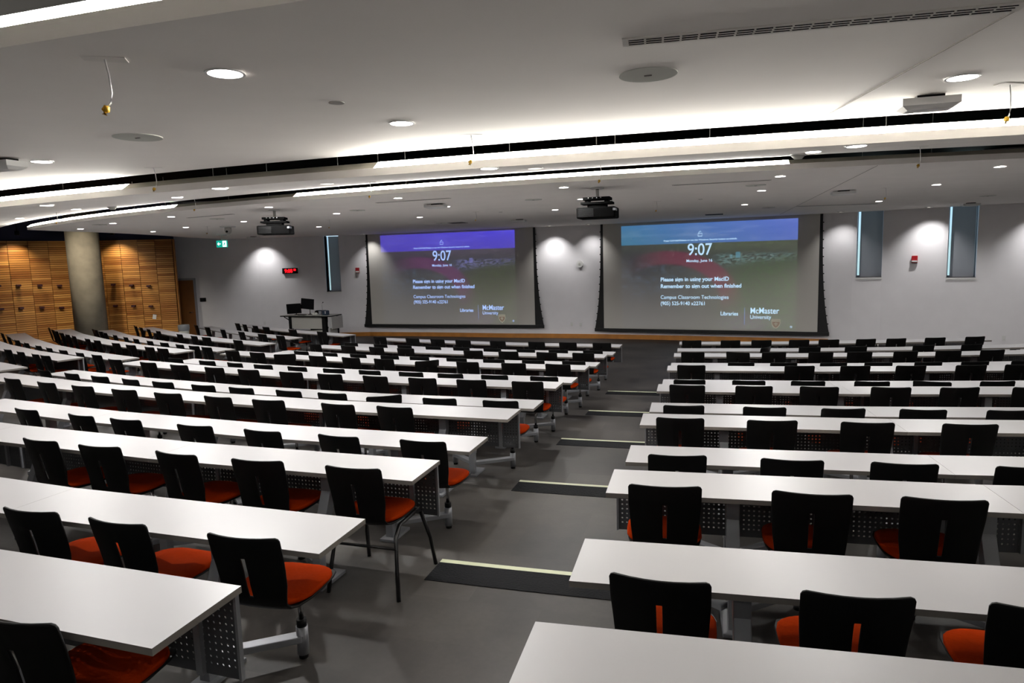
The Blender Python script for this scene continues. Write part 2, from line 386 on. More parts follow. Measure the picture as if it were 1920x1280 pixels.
# cove light troughs standing on the bulkhead edges
def cove(R, zf, th_, segs, dep):
    o_ = []
    for a0, a1, lit in segs:
        mb = MB(); n = max(2, int(abs(a1-a0)*120)); r = []
        for i in range(n+1):
            a = a0+(a1-a0)*i/n; r.append([mb.bm.verts.new(P(q, a, z)) for q, z in ((R-.002, zf), (R-.15, zf), (R-.15, zf+th_), (R-dep, zf+th_))])
        for a, b in zip(r[:-1], r[1:]):
            for k in range(4): mb.bm.faces.new((a[k], a[(k+1) % 4], b[(k+1) % 4], b[k])).material_index = 0 if k == 3 else 1
        mb.bm.faces.new(r[0][::-1]).material_index = 1; mb.bm.faces.new(r[-1]).material_index = 1
        o_.append((mb.build('cove_light' if lit else 'trim_1', [M_['tube'] if lit else M_['fascia'], M_['fascia']]), lit))
    return o_
cv = cove(34.85, zA(34.85)+.058, .045, [(-.40, .40, 1)], .03)
cv += cove(31.85, zB(31.85)+.056, .050, [(-.60, -.1187, 1), (-.1187, -.0399, 0), (-.0399, .44, 1)], .075)
cv += cove(28.15, CZ+.062, .050, [(-.484, -.2578, 1), (-.2578, -.1642, 0), (-.1642, .0703, 1), (.0703, .44, 0)], .075)
cl = iter(['bright cove light strip at the top left corner, nearest ceiling gap', 'bright cove light strip at left end of the middle ceiling gap',
           'long bright cove light strip in the middle ceiling gap, right of the dark stretch', 'curved cove light strip above the concrete column, farthest ceiling gap',
           'bright cove light strip in the farthest ceiling gap, above the projectors'])
for i, (o, lit) in enumerate(cv):
    if lit: tag(o, next(cl), 'strip light', 'cove lights along the ceiling gaps')
    else: tag(o, kind='structure'); o.name = 'trim_%d' % (i+1)
# hanger rods seen inside the gaps
def rods(R, zf, angs, zt, label):
    mb = MB()
    for a in angs: p = P(R-.2, a+random.uniform(-.012, .012), zf+.005); mb.cyl(p, .0032, zt, 6)
    tag(mb.build('trim_9', M_['offw']), kind='structure')
rods(31.85, zB(31.85)+.05, [-.42+.055*i for i in range(15)], .55, '')
rods(28.15, CZ+.05, [-.45+.045*i for i in range(17)], .55, '')
rods(34.85, zA(34.85)+.05, [-.2+.05*i for i in range(8)], .55, '')
# joint lines in the plaster
def joint(a, b, wd=.004):
    mb = MB(); mb.bar(a, b, wd, .003); tag(mb.build('trim_20', M_['trimline']), kind='structure')
joint((1.554, 2.168, EYE+.694), (1.845, 4.05, EYE+.751)); joint((4.1, 7.72, CZ-.001), (7.06, 18.0, CZ-.001))

# ---------------------------------------------------------------- concrete column
mb = MB(); mb.cyl((0, 0, 0), .44, 4.4, 48); tag(mb.build('concrete_column', M_['concrete'], None, (-12.77, 20.7, 0)), 'round bare concrete column in front of the slatted wood wall', 'column')
# ---------------------------------------------------------------- door in the far left corner
root = thing('door_1', (-11.15, 0, 0), 0, kind='structure')
x = -11.35; p = wloc(x, 0, .0); root.location = p; root.rotation_euler.z = wrot(x)
f = MB(); f.box((0, -.02, 1.05), (.95, .05, 2.1)); f.build('door_leaf', M_['door'], root)
f = MB(); f.box((.51, -.03, 1.08), (.07, .07, 2.16)); f.box((-.51, -.03, 1.08), (.07, .07, 2.16)); f.box((0, -.03, 2.135), (1.09, .07, .07)); f.build('door_frame', M_['frame_g'], root)
f = MB(); f.tube([(.38, -.05, 1.0), (.38, -.1, 1.0), (.27, -.1, 1.0)], .012); f.build('door_handle', M_['chrome'], root)
def wall_item(name, x, z, build, **k):
    o = thing(name, wloc(x, z, .004), wrot(x), **k); build(o); return o
# room sign by the door
def b(o): MB().box((0, -.01, 0), (.2, .02, .13), bev=.004).build('plate', M_['black'], o)
wall_item('room_sign', -10.6, 1.42, b, label='small black room sign on the wall beside the door', cat='sign')

# ---------------------------------------------------------------- text
def text(body, size, m, parent, loc, name='lettering', ax='LEFT', wide=1.0, ext=.002, bold=0, rot=(PI/2, 0, 0)):
    c = bpy.data.curves.new(name, 'FONT'); c.body = body; c.size = size; c.align_x = ax; c.extrude = ext; c.offset = bold
    o = bpy.data.objects.new(name, c); col.objects.link(o)
    dg = bpy.context.evaluated_depsgraph_get(); me = bpy.data.meshes.new_from_object(o.evaluated_get(dg)); bpy.data.objects.remove(o)
    me.materials.clear(); me.materials.append(m)
    q = bpy.data.objects.new(name, me); col.objects.link(q); q.parent = parent; q.location = loc; q.rotation_euler = rot; q.scale.x = wide
    return q

# digital clock
def b(o):
    MB().box((0, -.035, 0), (.52, .07, .19), bev=.01).build('housing', M_['black'], o)
    text('9:08', .17, M_['redemit'], o, (-.18, -.073, -.06), 'digits', wide=.95, bold=.001)
    text('08', .085, M_['redemit'], o, (.135, -.073, -.0), 'seconds_digits', wide=.9, bold=.003)
wall_item('digital_clock', -7.54, 2.32, b, label='black wall clock with glowing red digits reading 9:08', cat='clock')
def alarm(o):
    MB().box((0, -.03, 0), (.13, .06, .18), bev=.008).build('housing', M_['alarm'], o)
    MB().box((0, -.075, -.045), (.12, .03, .04), bev=.004).build('strobe_lens', M_['white'], o)
wall_item('fire_alarm', -5.22, 2.27, alarm, label='red fire alarm strobe between the left window and left screen', cat='alarm', group='fire alarm strobes')
wall_item('fire_alarm', 10.13, 2.22, alarm, label='red fire alarm strobe between the two right hand windows', cat='alarm', group='fire alarm strobes')
def b(o):
    m = MB(); m.tube([(0, 0, 0), (0, -.05, 0)], .105, 32); m.build('rim', M_['white'], o); MB().box((0, -.052, 0), (.07, .008, .07), bev=.01).build('cover', M_['offw'], o)
wall_item('wall_fixture', 2.16, 2.30, b, label='small round white fixture on the wall between the two screens', cat='wall fixture')
def outlet(o):
    MB().box((0, -.006, 0), (.075, .012, .12), bev=.003).build('plate', M_['white'], o); MB().box((0, -.013, -.03), (.03, .004, .018)).build('socket', M_['grille'], o)
for x, z, l in ((1.88, .44, 'left of the two wall outlets below the space between screens'), (2.14, .43, 'right of the two wall outlets below the space between screens'),
                (-8.56, .54, 'white wall outlet left of the lectern'), (11.74, .31, 'white wall outlet at the far right of the front wall')):
    wall_item('wall_outlet', x, z, outlet, label=l, cat='outlet', group='wall outlets')

# ---------------------------------------------------------------- projection screens
def image_mat():
    m = bpy.data.materials.new('projected picture'); m.use_nodes = True; n = m.node_tree.nodes; b = n['Principled BSDF']
    b.inputs['Base Color'].default_value = srgb('#c2bfb8'); b.inputs['Roughness'].default_value = .9; b.inputs['Specular IOR Level'].default_value = .1
    a = n.new('ShaderNodeVertexColor'); a.layer_name = 'picture'; m.node_tree.links.new(a.outputs['Color'], b.inputs['Emission Color']); b.inputs['Emission Strength'].default_value = .62
    return m
M_['pic'] = image_mat()
M_['txt'] = mat('projected text', '#83807a', .9, emit='#8fa9e0', es=.75)
M_['txt2'] = mat('projected text right', '#83807a', .9, emit='#a2c2dc', es=.75)
M_['txtd'] = mat('projected dim text', '#83807a', .9, emit='#7a90c8', es=.45)
M_['crest'] = mat('projected crest', '#83807a', .9, emit='#9b9a88', es=.35)
M_['crestr'] = mat('projected crest red', '#83807a', .9, emit='#80604c', es=.25)
from mathutils import noise as NZ
def fb(x, y, o=4):
    return NZ.fractal(Vector((x, y, 3.7)), 1.0, 2.0, o)
def sst(a, b, x):
    t = max(0, min(1, (x-a)/(b-a))); return t*t*(3-2*t)
def picture(u, v, right):
    """emitted light (linear) of the slide at u right, v up"""
    hz = .812+.004*fb(u*6, 1)
    if v > hz:
        k = (v-hz)/(1-hz); cl = max(0, fb(u*5, v*22)+.25*fb(u*18, v*60))
        if right: return Vector((.012+.035*u, .095+.02*(1-u), .20+.17*u+.05*k)) + Vector((.06, .06, .05))*cl
        return Vector((.035, .02, .34+.16*k*u)) + Vector((.03, .03, .09))*cl
    d = (hz-v)/hz
    right_ = sst(.05, .75, u)
    n1 = .5+.5*fb(u*22, v*30); n2 = .5+.5*fb(u*60, v*80, 3)
    G = Vector((.022, .032, .006)) if right else Vector((.018, .022, .012))
    c = G*right_*(.25+.9*n1*n2)*(1-.55*sst(.45, 1, d))
    c += (Vector((.03, .045, .015)) if right else Vector((.035, .02, .045)))*sst(.16, .02, d)*(.35+.5*n1)*(.5+.5*right_)
    # dark wood on the lower right
    trees = sst(.50, .72, u-.35*max(0, .45-d))*sst(.22, .34, d+.25*(u-.6))
    c += (Vector((-.01, .022, -.016)) if right else Vector((.0, .012, -.02)))*trees*(n2*1.6-.3)
    # campus buildings strip
    b_ = sst(.52, .60, u)*sst(.10, .17, d)*sst(.33-.18*max(0, u-.62), .20, d)*(1-trees)
    q = sst(.0, .35, fb(u*55, v*120, 3)+.15)
    c += (Vector((.06, .13, .13)) if right else Vector((.08, .08, .21)))*q*b_*.8
    if .672 < u < .70 and .12 < d < .18 or .64 < u < .655 and .14 < d < .18: c += Vector((.02, .10, .15)) if right else Vector((.05, .05, .18))
    # older buildings on the left
    q = max(0, fb(u*30+v*20, v*50, 4)); c += Vector((.012, .03, .05))*q*sst(.62, .4, u)*sst(.12, .25, d)*sst(.75, .5, d)*1.5
    # ribbon sweeping down to the right
    rr = math.hypot((u-.27)*1.12, (v-.26)*1.0); k = sst(.345, .375, rr)*sst(.50, .47, rr)*sst(.02, .35, u)*sst(.12, .42, v)*sst(.78, .55, u)
    cc = Vector((.075, -.005, .01)) if right else Vector((.05, .0, .04)); c = c*(1-.7*k)+cc*k
    c += Vector((.02, .006, .028))*max(0, 1-((u-.72)**2/.03+(v-.05)**2/.02))
    return c
def screen(xa, xb, name, label, img, right, zb):
    A = wpt(xa)+wnorm(xa)*.13; B = wpt(xb)+wnorm(xb)*.13; d = (B-A).normalized(); W = (B-A).length; rz = math.atan2(d.y, d.x)
    o = thing(name, (A.x, A.y, zb), rz, label=label, cat='projection screen', group='projection screens on the front wall')
    H = CZ-zb-.004
    MB().box((W/2, 0, H/2), (W, .006, H-.002)).build('screen_fabric', M_['fabric'], o)
    # black tensioning borders with curved outer edge and tabs
    for sgn, x0 in ((-1, 0), (1, W)):
        m = MB(); n = 28; r = []
        for i in range(n+1):
            t = i/n; z = H*t; wd = .06+.03*(1-t)+.18*(1-t)**3.2
            r.append([m.bm.verts.new(q) for q in ((x0-sgn*.01, -.008, z), (x0+sgn*wd, -.008, z), (x0+sgn*wd, .004, z), (x0-sgn*.01, .004, z))])
            if 0 < i < n and i % 2 == 0: m.box((x0+sgn*(wd+.012), -.002, z), (.03, .01, .03))
        for a, b_ in zip(r[:-1], r[1:]):
            for k in range(4): m.bm.faces.new((a[k], a[(k+1) % 4], b_[(k+1) % 4], b_[k]))
        m.bm.faces.new(r[0][::-1]); m.bm.faces.new(r[-1])
        m.build('tension_border', M_['scrblk'], o)
    MB().box((W/2, -.005, -.045), (W+.56, .07, .10), bev=.01).build('bottom_bar', M_['scrblk'], o)
    # projected slide
    x0, x1, z0, z1 = img; nx, ny = 200, 130
    me = bpy.data.meshes.new('projected_image'); vs = []; cs = []
    for j in range(ny+1):
        for i in range(nx+1):
            vs.append((x0+(x1-x0)*i/nx, -.012, z0+(z1-z0)*j/ny)); c = picture(i/nx, j/ny, right)
            e = min(1, j/ny*6+.0)*1.0
            cs += [max(0, c[0]+.004), max(0, c[1]+.006), max(0, c[2]+.012), 1]
    fs = [(j*(nx+1)+i, j*(nx+1)+i+1, (j+1)*(nx+1)+i+1, (j+1)*(nx+1)+i) for j in range(ny) for i in range(nx)]
    me.from_pydata(vs, [], fs); at = me.color_attributes.new('picture', 'FLOAT_COLOR', 'POINT'); at.data.foreach_set('color', cs); me.materials.append(M_['pic'])
    io = bpy.data.objects.new('projected_image', me); col.objects.link(io); io.parent = o
    w_, h_ = x1-x0, z1-z0
    T = M_['txt2'] if right else M_['txt']
    def tx(s, uu, vv, size, m=T, bold=0, ax='LEFT', wide=1): return text(s, size*h_, m, o, (x0+uu*w_, -.016, z0+vv*h_), 'projected_lettering', ax, wide, .001, bold)
    tx('Press Ctrl+Alt+Delete or use the Windows Security button to unlock.', .47, .835, .021, T, .001, 'CENTER', 1.12)
    tx('9:07', .47, .70, .155, T, .003, 'CENTER', .86)
    tx('Monday, June 16', .468, .635, .036, T, .001, 'CENTER')
    tx('Please sign in using your MacID', .24, .455, .053, T, .003, wide=.95)
    tx('Remember to sign out when finished', .24, .39, .053, T, .003, wide=.95)
    tx('Campus Classroom Technologies', .24, .285, .050, T, 0, wide=.94)
    tx('(905) 525-9140 x22761', .24, .225, .050, T, .001, wide=.9)
    tx('Libraries', .59, .13, .050, T, .002, wide=.92)
    tx('McMaster', .755, .15, .078, T, .002, wide=.80)
    tx('University', .755, .10, .052, T, 0, wide=.86)
    m = MB(); m.box((x0+.725*w_, -.014, z0+.125*h_), (.012, .002, .16*h_)); m.build('divider_line', M_['txtd'], o)
    # padlock
    cx, cz = x0+.472*w_, z0+.875*h_; k = .018*h_
    m = MB(); m.tube([(cx-k, -.014, cz), (cx+k, -.014, cz), (cx+k, -.014, cz+1.5*k), (cx-k, -.014, cz+1.5*k), (cx-k, -.014, cz)], .007, 6)
    m.tube([(cx-.5*k, -.014, cz+1.5*k), (cx-.5*k, -.014, cz+2.2*k), (cx, -.014, cz+2.6*k), (cx+.5*k, -.014, cz+2.3*k)], .007, 6); m.build('padlock_symbol', T, o)
    # shield crest
    cx, cz = x0+.895*w_, z0+.065*h_; k = .024*w_
    def shield(s, y): return [(cx-s, y, cz+.9*s), (cx+s, y, cz+.9*s), (cx+s, y, cz-.3*s), (cx+.6*s, y, cz-1.0*s), (cx, y, cz-1.45*s), (cx-.6*s, y, cz-1.0*s), (cx-s, y, cz-.3*s)]
    m = MB(); m._f([Vector(q) for q in shield(k, -.0145)], [tuple(range(7))]); m._f([Vector(q) for q in shield(k*.8, -.016)], [tuple(range(7))]); sh = m.build('shield_crest', M_['crest'], o)
    sh.data.materials.append(M_['crestr']); sh.data.polygons[1].material_index = 1
    m = MB(); m.box((cx, -.017, cz+.45*k), (1.5*k, .002, .3*k)); m.box((cx, -.017, cz-.3*k), (.25*k, .002, .8*k)); m.box((cx, -.017, cz-.2*k), (.9*k, .002, .2*k)); m.build('crest_detail', M_['crest'], o)
    cx, cz = x0+.975*w_, z0+.03*h_
    m = MB(); k = .02; m.tube([(cx-k, -.014, cz-k), (cx+k, -.014, cz-k), (cx+k, -.014, cz+k), (cx-k, -.014, cz+k), (cx-k, -.014, cz-k)], .006, 6); m.build('corner_symbol', T, o)
    return o
screen(-4.76, .80, 'projection_screen', 'left projection screen showing a blue tinted sign-in slide', (.50, 5.27, .04, 2.99), 0, .42)
screen(2.86, 8.27, 'projection_screen', 'right projection screen, nearest the windows, showing the brighter sign-in slide', (.58, 5.42, .04, 3.045), 1, .33)

# ---------------------------------------------------------------- desks
TOP_T = .026; DEP = .42
def perf_panel_mesh(): pass
def desk(R, a0, a1, z, panel, legs, label, group):
    """a straight desk from angle a0 to a1 (a1 further from the aisle), its far edge on radius R"""
    A = P(R, a0); B = P(R, a1)
    if (B-A).dot(Vector((cos(face((a0+a1)/2)), sin(face((a0+a1)/2)), 0))) < 0: A, B = B, A; flip = True
    else: flip = False
    d = (B-A); W = d.length; rz = math.atan2(d.y, d.x); Mid = (A+B)/2
    o = thing('desk', (Mid.x, Mid.y, z), rz, label=label, cat='desk', group=group)
    # local: x along the row, +y towards the front wall, far edge at y=0
    wn = (W/2)*(R+DEP)/R-.0008; m = MB(); m.poly([(-wn, -DEP), (wn, -DEP), (W/2-.0008, 0), (-W/2+.0008, 0)], .73-TOP_T, .73); t = m.build('tabletop', [M_['edge'], M_['top']], o)
    for p in t.data.polygons:
        if p.normal.z > .9: p.material_index = 1
    if panel:
        MB().box((0, -.012, .53), (W-.03, .004, .34)).build('modesty_panel', M_['perf'], o)
        for x in (-W/2+.02, W/2-.02): MB().box((x, -.012, .53), (.012, .02, .345)).build('panel_edge', M_['steel'], o)
        for x in (-W/2+.2, W/2-.2): MB().box((x, -.024, .53), (.03, .02, .34)).build('panel_bracket', M_['steel'], o)
    for x in legs:
        x = x-W/2 if not flip else W/2-x
        lg = o_leg(o, x)
    return o
LEG = {}
def o_leg(o, x):
    if 'leg' not in LEG:
        m = MB(); m.box((0, -.28, .625), (.07, .07, .13), bev=.004); m.bar((0, -.28, .57), (0, -.43, .24), .068, .07, bev=.004); m.box((0, -.43, .13), (.06, .06, .25), bev=.004); lg = m.build('leg', M_['steel'], o)
        m = MB(); m.box((0, -.37, .012), (.12, .27, .022), bev=.004); fp = m.build('foot_plate', M_['steel'], lg)
        m = MB(); m.box((0, -.27, .695), (.13, .20, .018)); cp = m.build('mounting_plate', M_['black'], lg)
        LEG['leg'] = lg; LEG['kids'] = [fp, cp]; lg.location.x = x; return lg
    c = LEG['leg'].copy(); col.objects.link(c); c.parent = o; c.location.x = x
    for q in LEG['kids']:
        k = q.copy(); col.objects.link(k); k.parent = c
    return c
BL = {'M': 'middle block', 'R': 'right block', 'W': 'left block'}
RM = {1:34.48,2:33.53,3:32.52,4:31.52,5:30.52,6:29.6,7:28.55,8:27.6,9:26.6,10:25.6,11:24.7,12:23.6,13:22.52}
RR = {0:34.48,1:33.54,2:32.5,3:31.56,4:30.53,5:29.56,6:28.55,7:27.62,8:26.52,9:25.55,10:24.48,11:23.05,12:22.05}
RW = {6:29.78,7:28.8,8:27.95,9:26.9,10:25.9,11:24.88,12:23.27,13:22.25}
rows = []
endM = {1:(1,None),2:(2,None),3:(3,None),4:(3,None),5:(4,None),6:(4,-9.27),7:(4,-8.96),8:(4,-8.74),9:(4,-8.55),10:(3,-8.1),11:(3,-7.81),12:(3,-7.58),13:(3,-7.39)}
for k, R in RM.items():
    n, te = endM[k]; a0 = -math.asin(.56/R); a1 = a0-n*1.971/R if te is None else math.asin((te+1.09)/R)
    rows.append(('M', k, R, k//2, a0, a1, n, k % 2 == 1, 14-k))
nR = {0:1,1:1,2:2,3:2,4:2,5:2,6:3,7:3,8:3,9:3,10:3,11:4,12:3}
for k, R in RR.items():
    a0 = math.asin(.56/R); L = nR[k]*1.971
    if k == 12: L = 5.75
    rows.append(('R', k, R, (k+1)//2, a0, a0+L/R, nR[k], k % 2 == 0, 13-k))
WA = {6:(-.3168,-.40,1),7:(-.328,-.60,4),8:(-.322,-.622,4),9:(-.3210,-.630,4),10:(-.3283,-.628,4),11:(-.3290,-.622,4),12:(-.3790,-.622,3),13:(-.3440,-.595,3)}
for k, R in RW.items():
    a0, a1, n = WA[k]; rows.append(('W', k, R, k//2, a0, a1, n, k % 2 == 1, 14-k))
HLEG = [.66+1.314*i for i in range(12)]
for blk, k, R, tier, a0, a1, n, panel, fr in rows:
    tot = abs(a1-a0)*R; sg = 1 if a1 > a0 else -1
    for i in range(n):
        s0, s1 = tot*i/n, tot*(i+1)/n
        legs = [h-s0 for h in HLEG if s0+.05 <= h < s1+.06]; legs = [min(q, s1-s0-.09) for q in legs]
        aisle = 'centre aisle' if blk != 'W' else 'left aisle'
        lab = 'white desk %s front panel, %s from %s, %s row from front, %s' % ('with perforated' if panel else 'without', ORD[i], aisle, ORD[fr-1], BL[blk])
        desk(R, a0+sg*s0/R, a0+sg*s1/R, TIER[tier], panel, legs, lab, 'desks in the '+BL[blk])

# ---------------------------------------------------------------- chairs
def shell_mesh():
    """bent plywood shell; origin on the floor under the post, +Y is forward"""
    prof = [(-.426, .826, .181), (-.422, .808, .187), (-.402, .72, .186), (-.386, .65, .181), (-.374, .58, .176), (-.364, .52, .170), (-.350, .475, .166), (-.322, .445, .170), (-.28, .433, .180), (-.20, .432, .196), (-.10, .437, .205), (0, .445, .203), (.05, .445, .188), (.085, .435, .155)]
    us = [-1, -.93, -.6, -.3, -.062, .062, .3, .6, .93, 1]
    me = bpy.data.meshes.new('shell'); vs = []; fs = []
    for y, z, w_ in prof:
        for u in us:
            back = max(0, min(1, (z-.46)/.1)); cy = -.0+.035*(u*u)*back*1.0; cz = .012*u*u*(1-back)
            zz = z
            if z > .82: zz = z-.006*(abs(u) > .99)
            vs.append((u*w_, y+cy-.012*back, zz+cz))
    nu = len(us)
    for i in range(len(prof)-1):
        for j in range(nu-1):
            if j == 4 and 2 <= i <= 4: continue
            fs.append((i*nu+j, i*nu+j+1, (i+1)*nu+j+1, (i+1)*nu+j))
    me.from_pydata(vs, [], fs); me.materials.append(M_['shell'])
    o = bpy.data.objects.new('shell', me); col.objects.link(o)
    sd = o.modifiers.new('s', 'SOLIDIFY'); sd.thickness = .011; sd.offset = 0
    bv = o.modifiers.new('b', 'BEVEL'); bv.width = .004; bv.segments = 2; bv.angle_limit = math.radians(50)
    dg = bpy.context.evaluated_depsgraph_get(); m2 = bpy.data.meshes.new_from_object(o.evaluated_get(dg)); bpy.data.objects.remove(o)
    for p in m2.polygons: p.use_smooth = True
    m2.set_sharp_from_angle(angle=math.radians(40))
    return m2
def pad_mesh():
    bm = bmesh.new(); rings = []
    out = []
    for i in range(28):
        a = 2*PI*i/28; ca, sa = cos(a), sin(a); e = 3.2
        x = .205*abs(ca)**(2/e)*(1 if ca > 0 else -1); y = -.115+.205*abs(sa)**(2/e)*(1 if sa > 0 else -1)
        k = 1-.10*max(0, (-y-.2)/.12)*1.0 - .07*max(0, (y-.0)/.09); out.append((x*k, y))
    lv = [(.965, .440), (1.0, .448), (.995, .462), (.95, .470), (.6, .472), (.0, .470)]
    for s, z in lv[:-1]:
        rings.append([bm.verts.new((x*s, -.115+(y+.115)*s, z+.012*(x/.2)**2)) for x, y in out])
    for a, b_ in zip(rings[:-1], rings[1:]):
        for i in range(28): bm.faces.new((a[i], a[(i+1) % 28], b_[(i+1) % 28], b_[i])).smooth = True
    bm.faces.new(rings[0][::-1]); c = bm.verts.new((0, -.115, .468))
    for i in range(28): bm.faces.new((rings[-1][i], rings[-1][(i+1) % 28], c)).smooth = True
    me = bpy.data.meshes.new('seat_pad'); bm.to_mesh(me); bm.free(); me.materials.append(M_['red']); return me
SH, PD = shell_mesh(), pad_mesh()
def child(name, me, parent, label=None):
    o = bpy.data.objects.new(name, me); col.objects.link(o); o.parent = parent
    if label: o['label'] = label
    return o
m = MB(); m.cyl((0, 0, .20), .0135, .225, 14); _p = m.build('post', M_['chrome']); POST = _p.data; bpy.data.objects.remove(_p)
m = MB(); m.cyl((0, 0, .0), .024, .023, 16); _p = m.build('foot_cap', M_['black']); CAP = _p.data; bpy.data.objects.remove(_p)
m = MB(); m.cyl((0, 0, .165), .026, .045, 16); _p = m.build('collar', M_['black']); COLL = _p.data; bpy.data.objects.remove(_p)
m = MB(); m.cyl((0, 0, .022), .030, .15, 18); _p = m.build('foot', M_['steel'], smooth=False); FOOT = _p.data; bpy.data.objects.remove(_p)
ARM = {}
for sg in (-1, 1):
    m = MB(); m.bar((0, 0, .11), (sg*.33, -.27, .12), .035, .065, bev=.005); _p = m.build('swing_arm', M_['steel']); ARM[sg] = _p.data; bpy.data.objects.remove(_p)
def make_chair(loc, rz, yaw, arm, label, group):
    o = thing('swivel_chair', loc, rz, label=label, cat='chair', group=group)
    for n_, me, lb in (('shell', SH, None), ('seat_pad', PD, 'orange red upholstered seat pad')):
        c = child(n_, me, o, lb); c.rotation_euler.z = yaw
    child('post', POST, o); child('collar', COLL, o); child('foot', FOOT, o); child('foot_cap', CAP, o)
    child('swing_arm', ARM[arm], o)
    return o
CH = {('M',1):[-.0293],('M',2):[-.0647,-.0477,-.0263],('M',3):[-.106,-.0879,-.0673,-.0478,-.0275],('M',4):[-.1622,-.1371,-.1189,-.0938,-.0721,-.0501,-.028],('M',5):[-.2327,-.2082,-.1854,-.1621,-.1402,-.1177,-.097,-.0713,-.0521],
('M',6):[-.2716,-.2471,-.2246,-.2028,-.1817,-.158,-.1377,-.1145,-.0948,-.0726,-.0515,-.0294],('M',7):[-.2744,-.2439,-.2187,-.1929,-.1702,-.1442,-.1225,-.099,-.0762,-.0541,-.0302],('M',8):[-.2712,-.2414,-.2178,-.1956,-.171,-.1465,-.1244,-.1004,-.079,-.0563,-.0323],
('M',9):[-.2662,-.2415,-.216,-.1894,-.1637,-.1401,-.1107,-.0862,-.0592,-.0347],('M',10):[-.2412,-.2135,-.1883,-.1621,-.1388,-.1115,-.0857,-.0598,-.0345],('M',11):[-.2638,-.2281,-.2001,-.173,-.1164,-.0894,-.0615,-.036],
('M',12):[-.2669,-.2324,-.2062,-.1767,-.1496,-.1214,-.0924,-.0656,-.0383],('M',13):[-.2731,-.2316,-.202,-.1736,-.1374,-.0993,-.0701,-.0397],
('R',1):[.0272,.0471,.0646],('R',2):[.0269,.0484,.0662],('R',3):[.0285,.0503,.0703,.0914],('R',4):[.0288,.0511,.0729,.0953],('R',5):[.0297,.0534,.0755,.097,.1198],('R',6):[.0308,.0543,.0763,.0998,.1218,.1447],
('R',7):[.032,.0561,.0795,.104,.1263,.1508],('R',8):[.0332,.0843,.1097,.1345,.161,.1828],('R',9):[.061,.0837,.1099,.133,.1585,.1823,.2079],('R',10):[.0352,.0633,.0859,.1142,.1374,.1648,.19,.2162],('R',11):[.0912,.1225,.1557,.2041,.239],
('R',12):[.0361,.0689,.0945,.1254,.1496,.1798,.2044,.2361,.2692],
('W',7):[-.3951,-.3721,-.3489,-.3202-.015],('W',8):[-.5929,-.5438,-.5063,-.4733,-.4416,-.4176,-.3909,-.3636,-.339],('W',9):[-.615,-.588,-.5684,-.543,-.5187,-.4969,-.4597,-.4372,-.4001,-.3747,-.3468,-.329],
('W',10):[-.615,-.600,-.5738,-.5531,-.518,-.4862,-.4604,-.4299,-.4022,-.3759,-.3537,-.336],('W',11):[-.610,-.5831,-.553,-.5202,-.4631,-.4316,-.4078,-.3552],('W',12):[-.610,-.5652,-.5155,-.467,-.4218,-.3876+.0],('W',13):[-.585,-.5593,-.5254,-.4955,-.4325,-.3754]}
TURN = {('M',6,2):.55,('M',9,3):.75,('M',9,6+2):.0,('M',9,7):.45,('R',7,4):-.35,('R',10,1):-.35,('R',9,1):0,('M',5,2):.1,('R',11,0):.9}
for blk, k, R, tier, a0, a1, n, panel, fr in rows:
    A = CH.get((blk, k), [])
    A = sorted(A, key=lambda q: abs(q-a0))
    pitch_ = .657
    for i, ph in enumerate(A):
        slot = max(0, round((abs(ph-a0)*R-.33)/pitch_)); side = 1 if ((slot % 2 == 0) == (blk == 'R')) else -1
        nm = ORD[min(i, 21)]; aisle = 'centre aisle' if blk != 'W' else 'left aisle'
        lab = 'black red-seated chair, %s from %s, %s row from front, %s' % (nm, aisle, ORD[fr-1], BL[blk])
        key = (blk, k, len(A)-1-i) if blk == 'M' else (blk, k, i)
        yaw = random.uniform(-.07, .07) + TURN.get((blk, k, i), 0)
        pb = Vector((0, -.42, 0)); sh = Matrix.Rotation(face(ph), 3, 'Z') @ (pb-Matrix.Rotation(yaw, 3, 'Z') @ pb)
        loc = P(R+.11, ph, TIER[tier])+sh
        if blk == 'M' and k == 3 and i == 0:
            o = thing('four_legged_chair', loc, face(ph), label='black stacking chair on four splayed legs, right end of third desk row, beside centre aisle', cat='chair')
            child('shell', SH, o); child('seat_pad', PD, o, 'orange red upholstered seat pad')
            for sx in (-1, 1):
                f = MB(); f.tube([(sx*.20, .06, .40), (sx*.235, .12, .2), (sx*.25, .155, 0)], .0135, 10); f.build('leg', M_['frame'], o)
                f = MB(); f.tube([(sx*.20, .05, .41), (sx*.20, -.02, .425), (sx*.19, -.22, .41), (sx*.205, -.30, .36), (sx*.225, -.345, .16), (sx*.24, -.37, 0)], .0135, 10); f.build('leg', M_['frame'], o)
            f = MB(); f.tube([(-.215, -.315, .30), (.215, -.315, .30)], .009, 8); f.build('stretcher', M_['frame'], o); f = MB(); f.tube([(-.20, .05, .42), (.20, .05, .42)], .009, 8); f.build('stretcher', M_['frame'], o)
            continue
        make_chair(loc, face(ph), yaw, side, lab, 'swivel chairs in the '+BL[blk])

# ---------------------------------------------------------------- aisle nosings
for i, R in enumerate(EDGE[1:]):
    z = TIER[i+1]; a0, a1 = -.62/R, .66/R; o = thing('step_nosing', P(R, 0, z), face(0), label='black ribbed step nosing with pale strip, %s aisle step from the camera' % ORD[i], cat='step edge', group='step nosings in the centre aisle')
    def strip(ra, rb, z1, m, nm):
        q = MB(); ring(q, ra, rb, z-.004, z+z1, a0, a1, 12); x = q.build(nm, m, o); x.matrix_parent_inverse = Matrix.LocRotScale(o.location, o.rotation_euler, None).inverted(); return x
    strip(R+.045, R+.30, .004, M_['tread'], 'rubber_tread'); strip(R-.002, R+.045, .005, M_['glow'], 'luminous_strip')

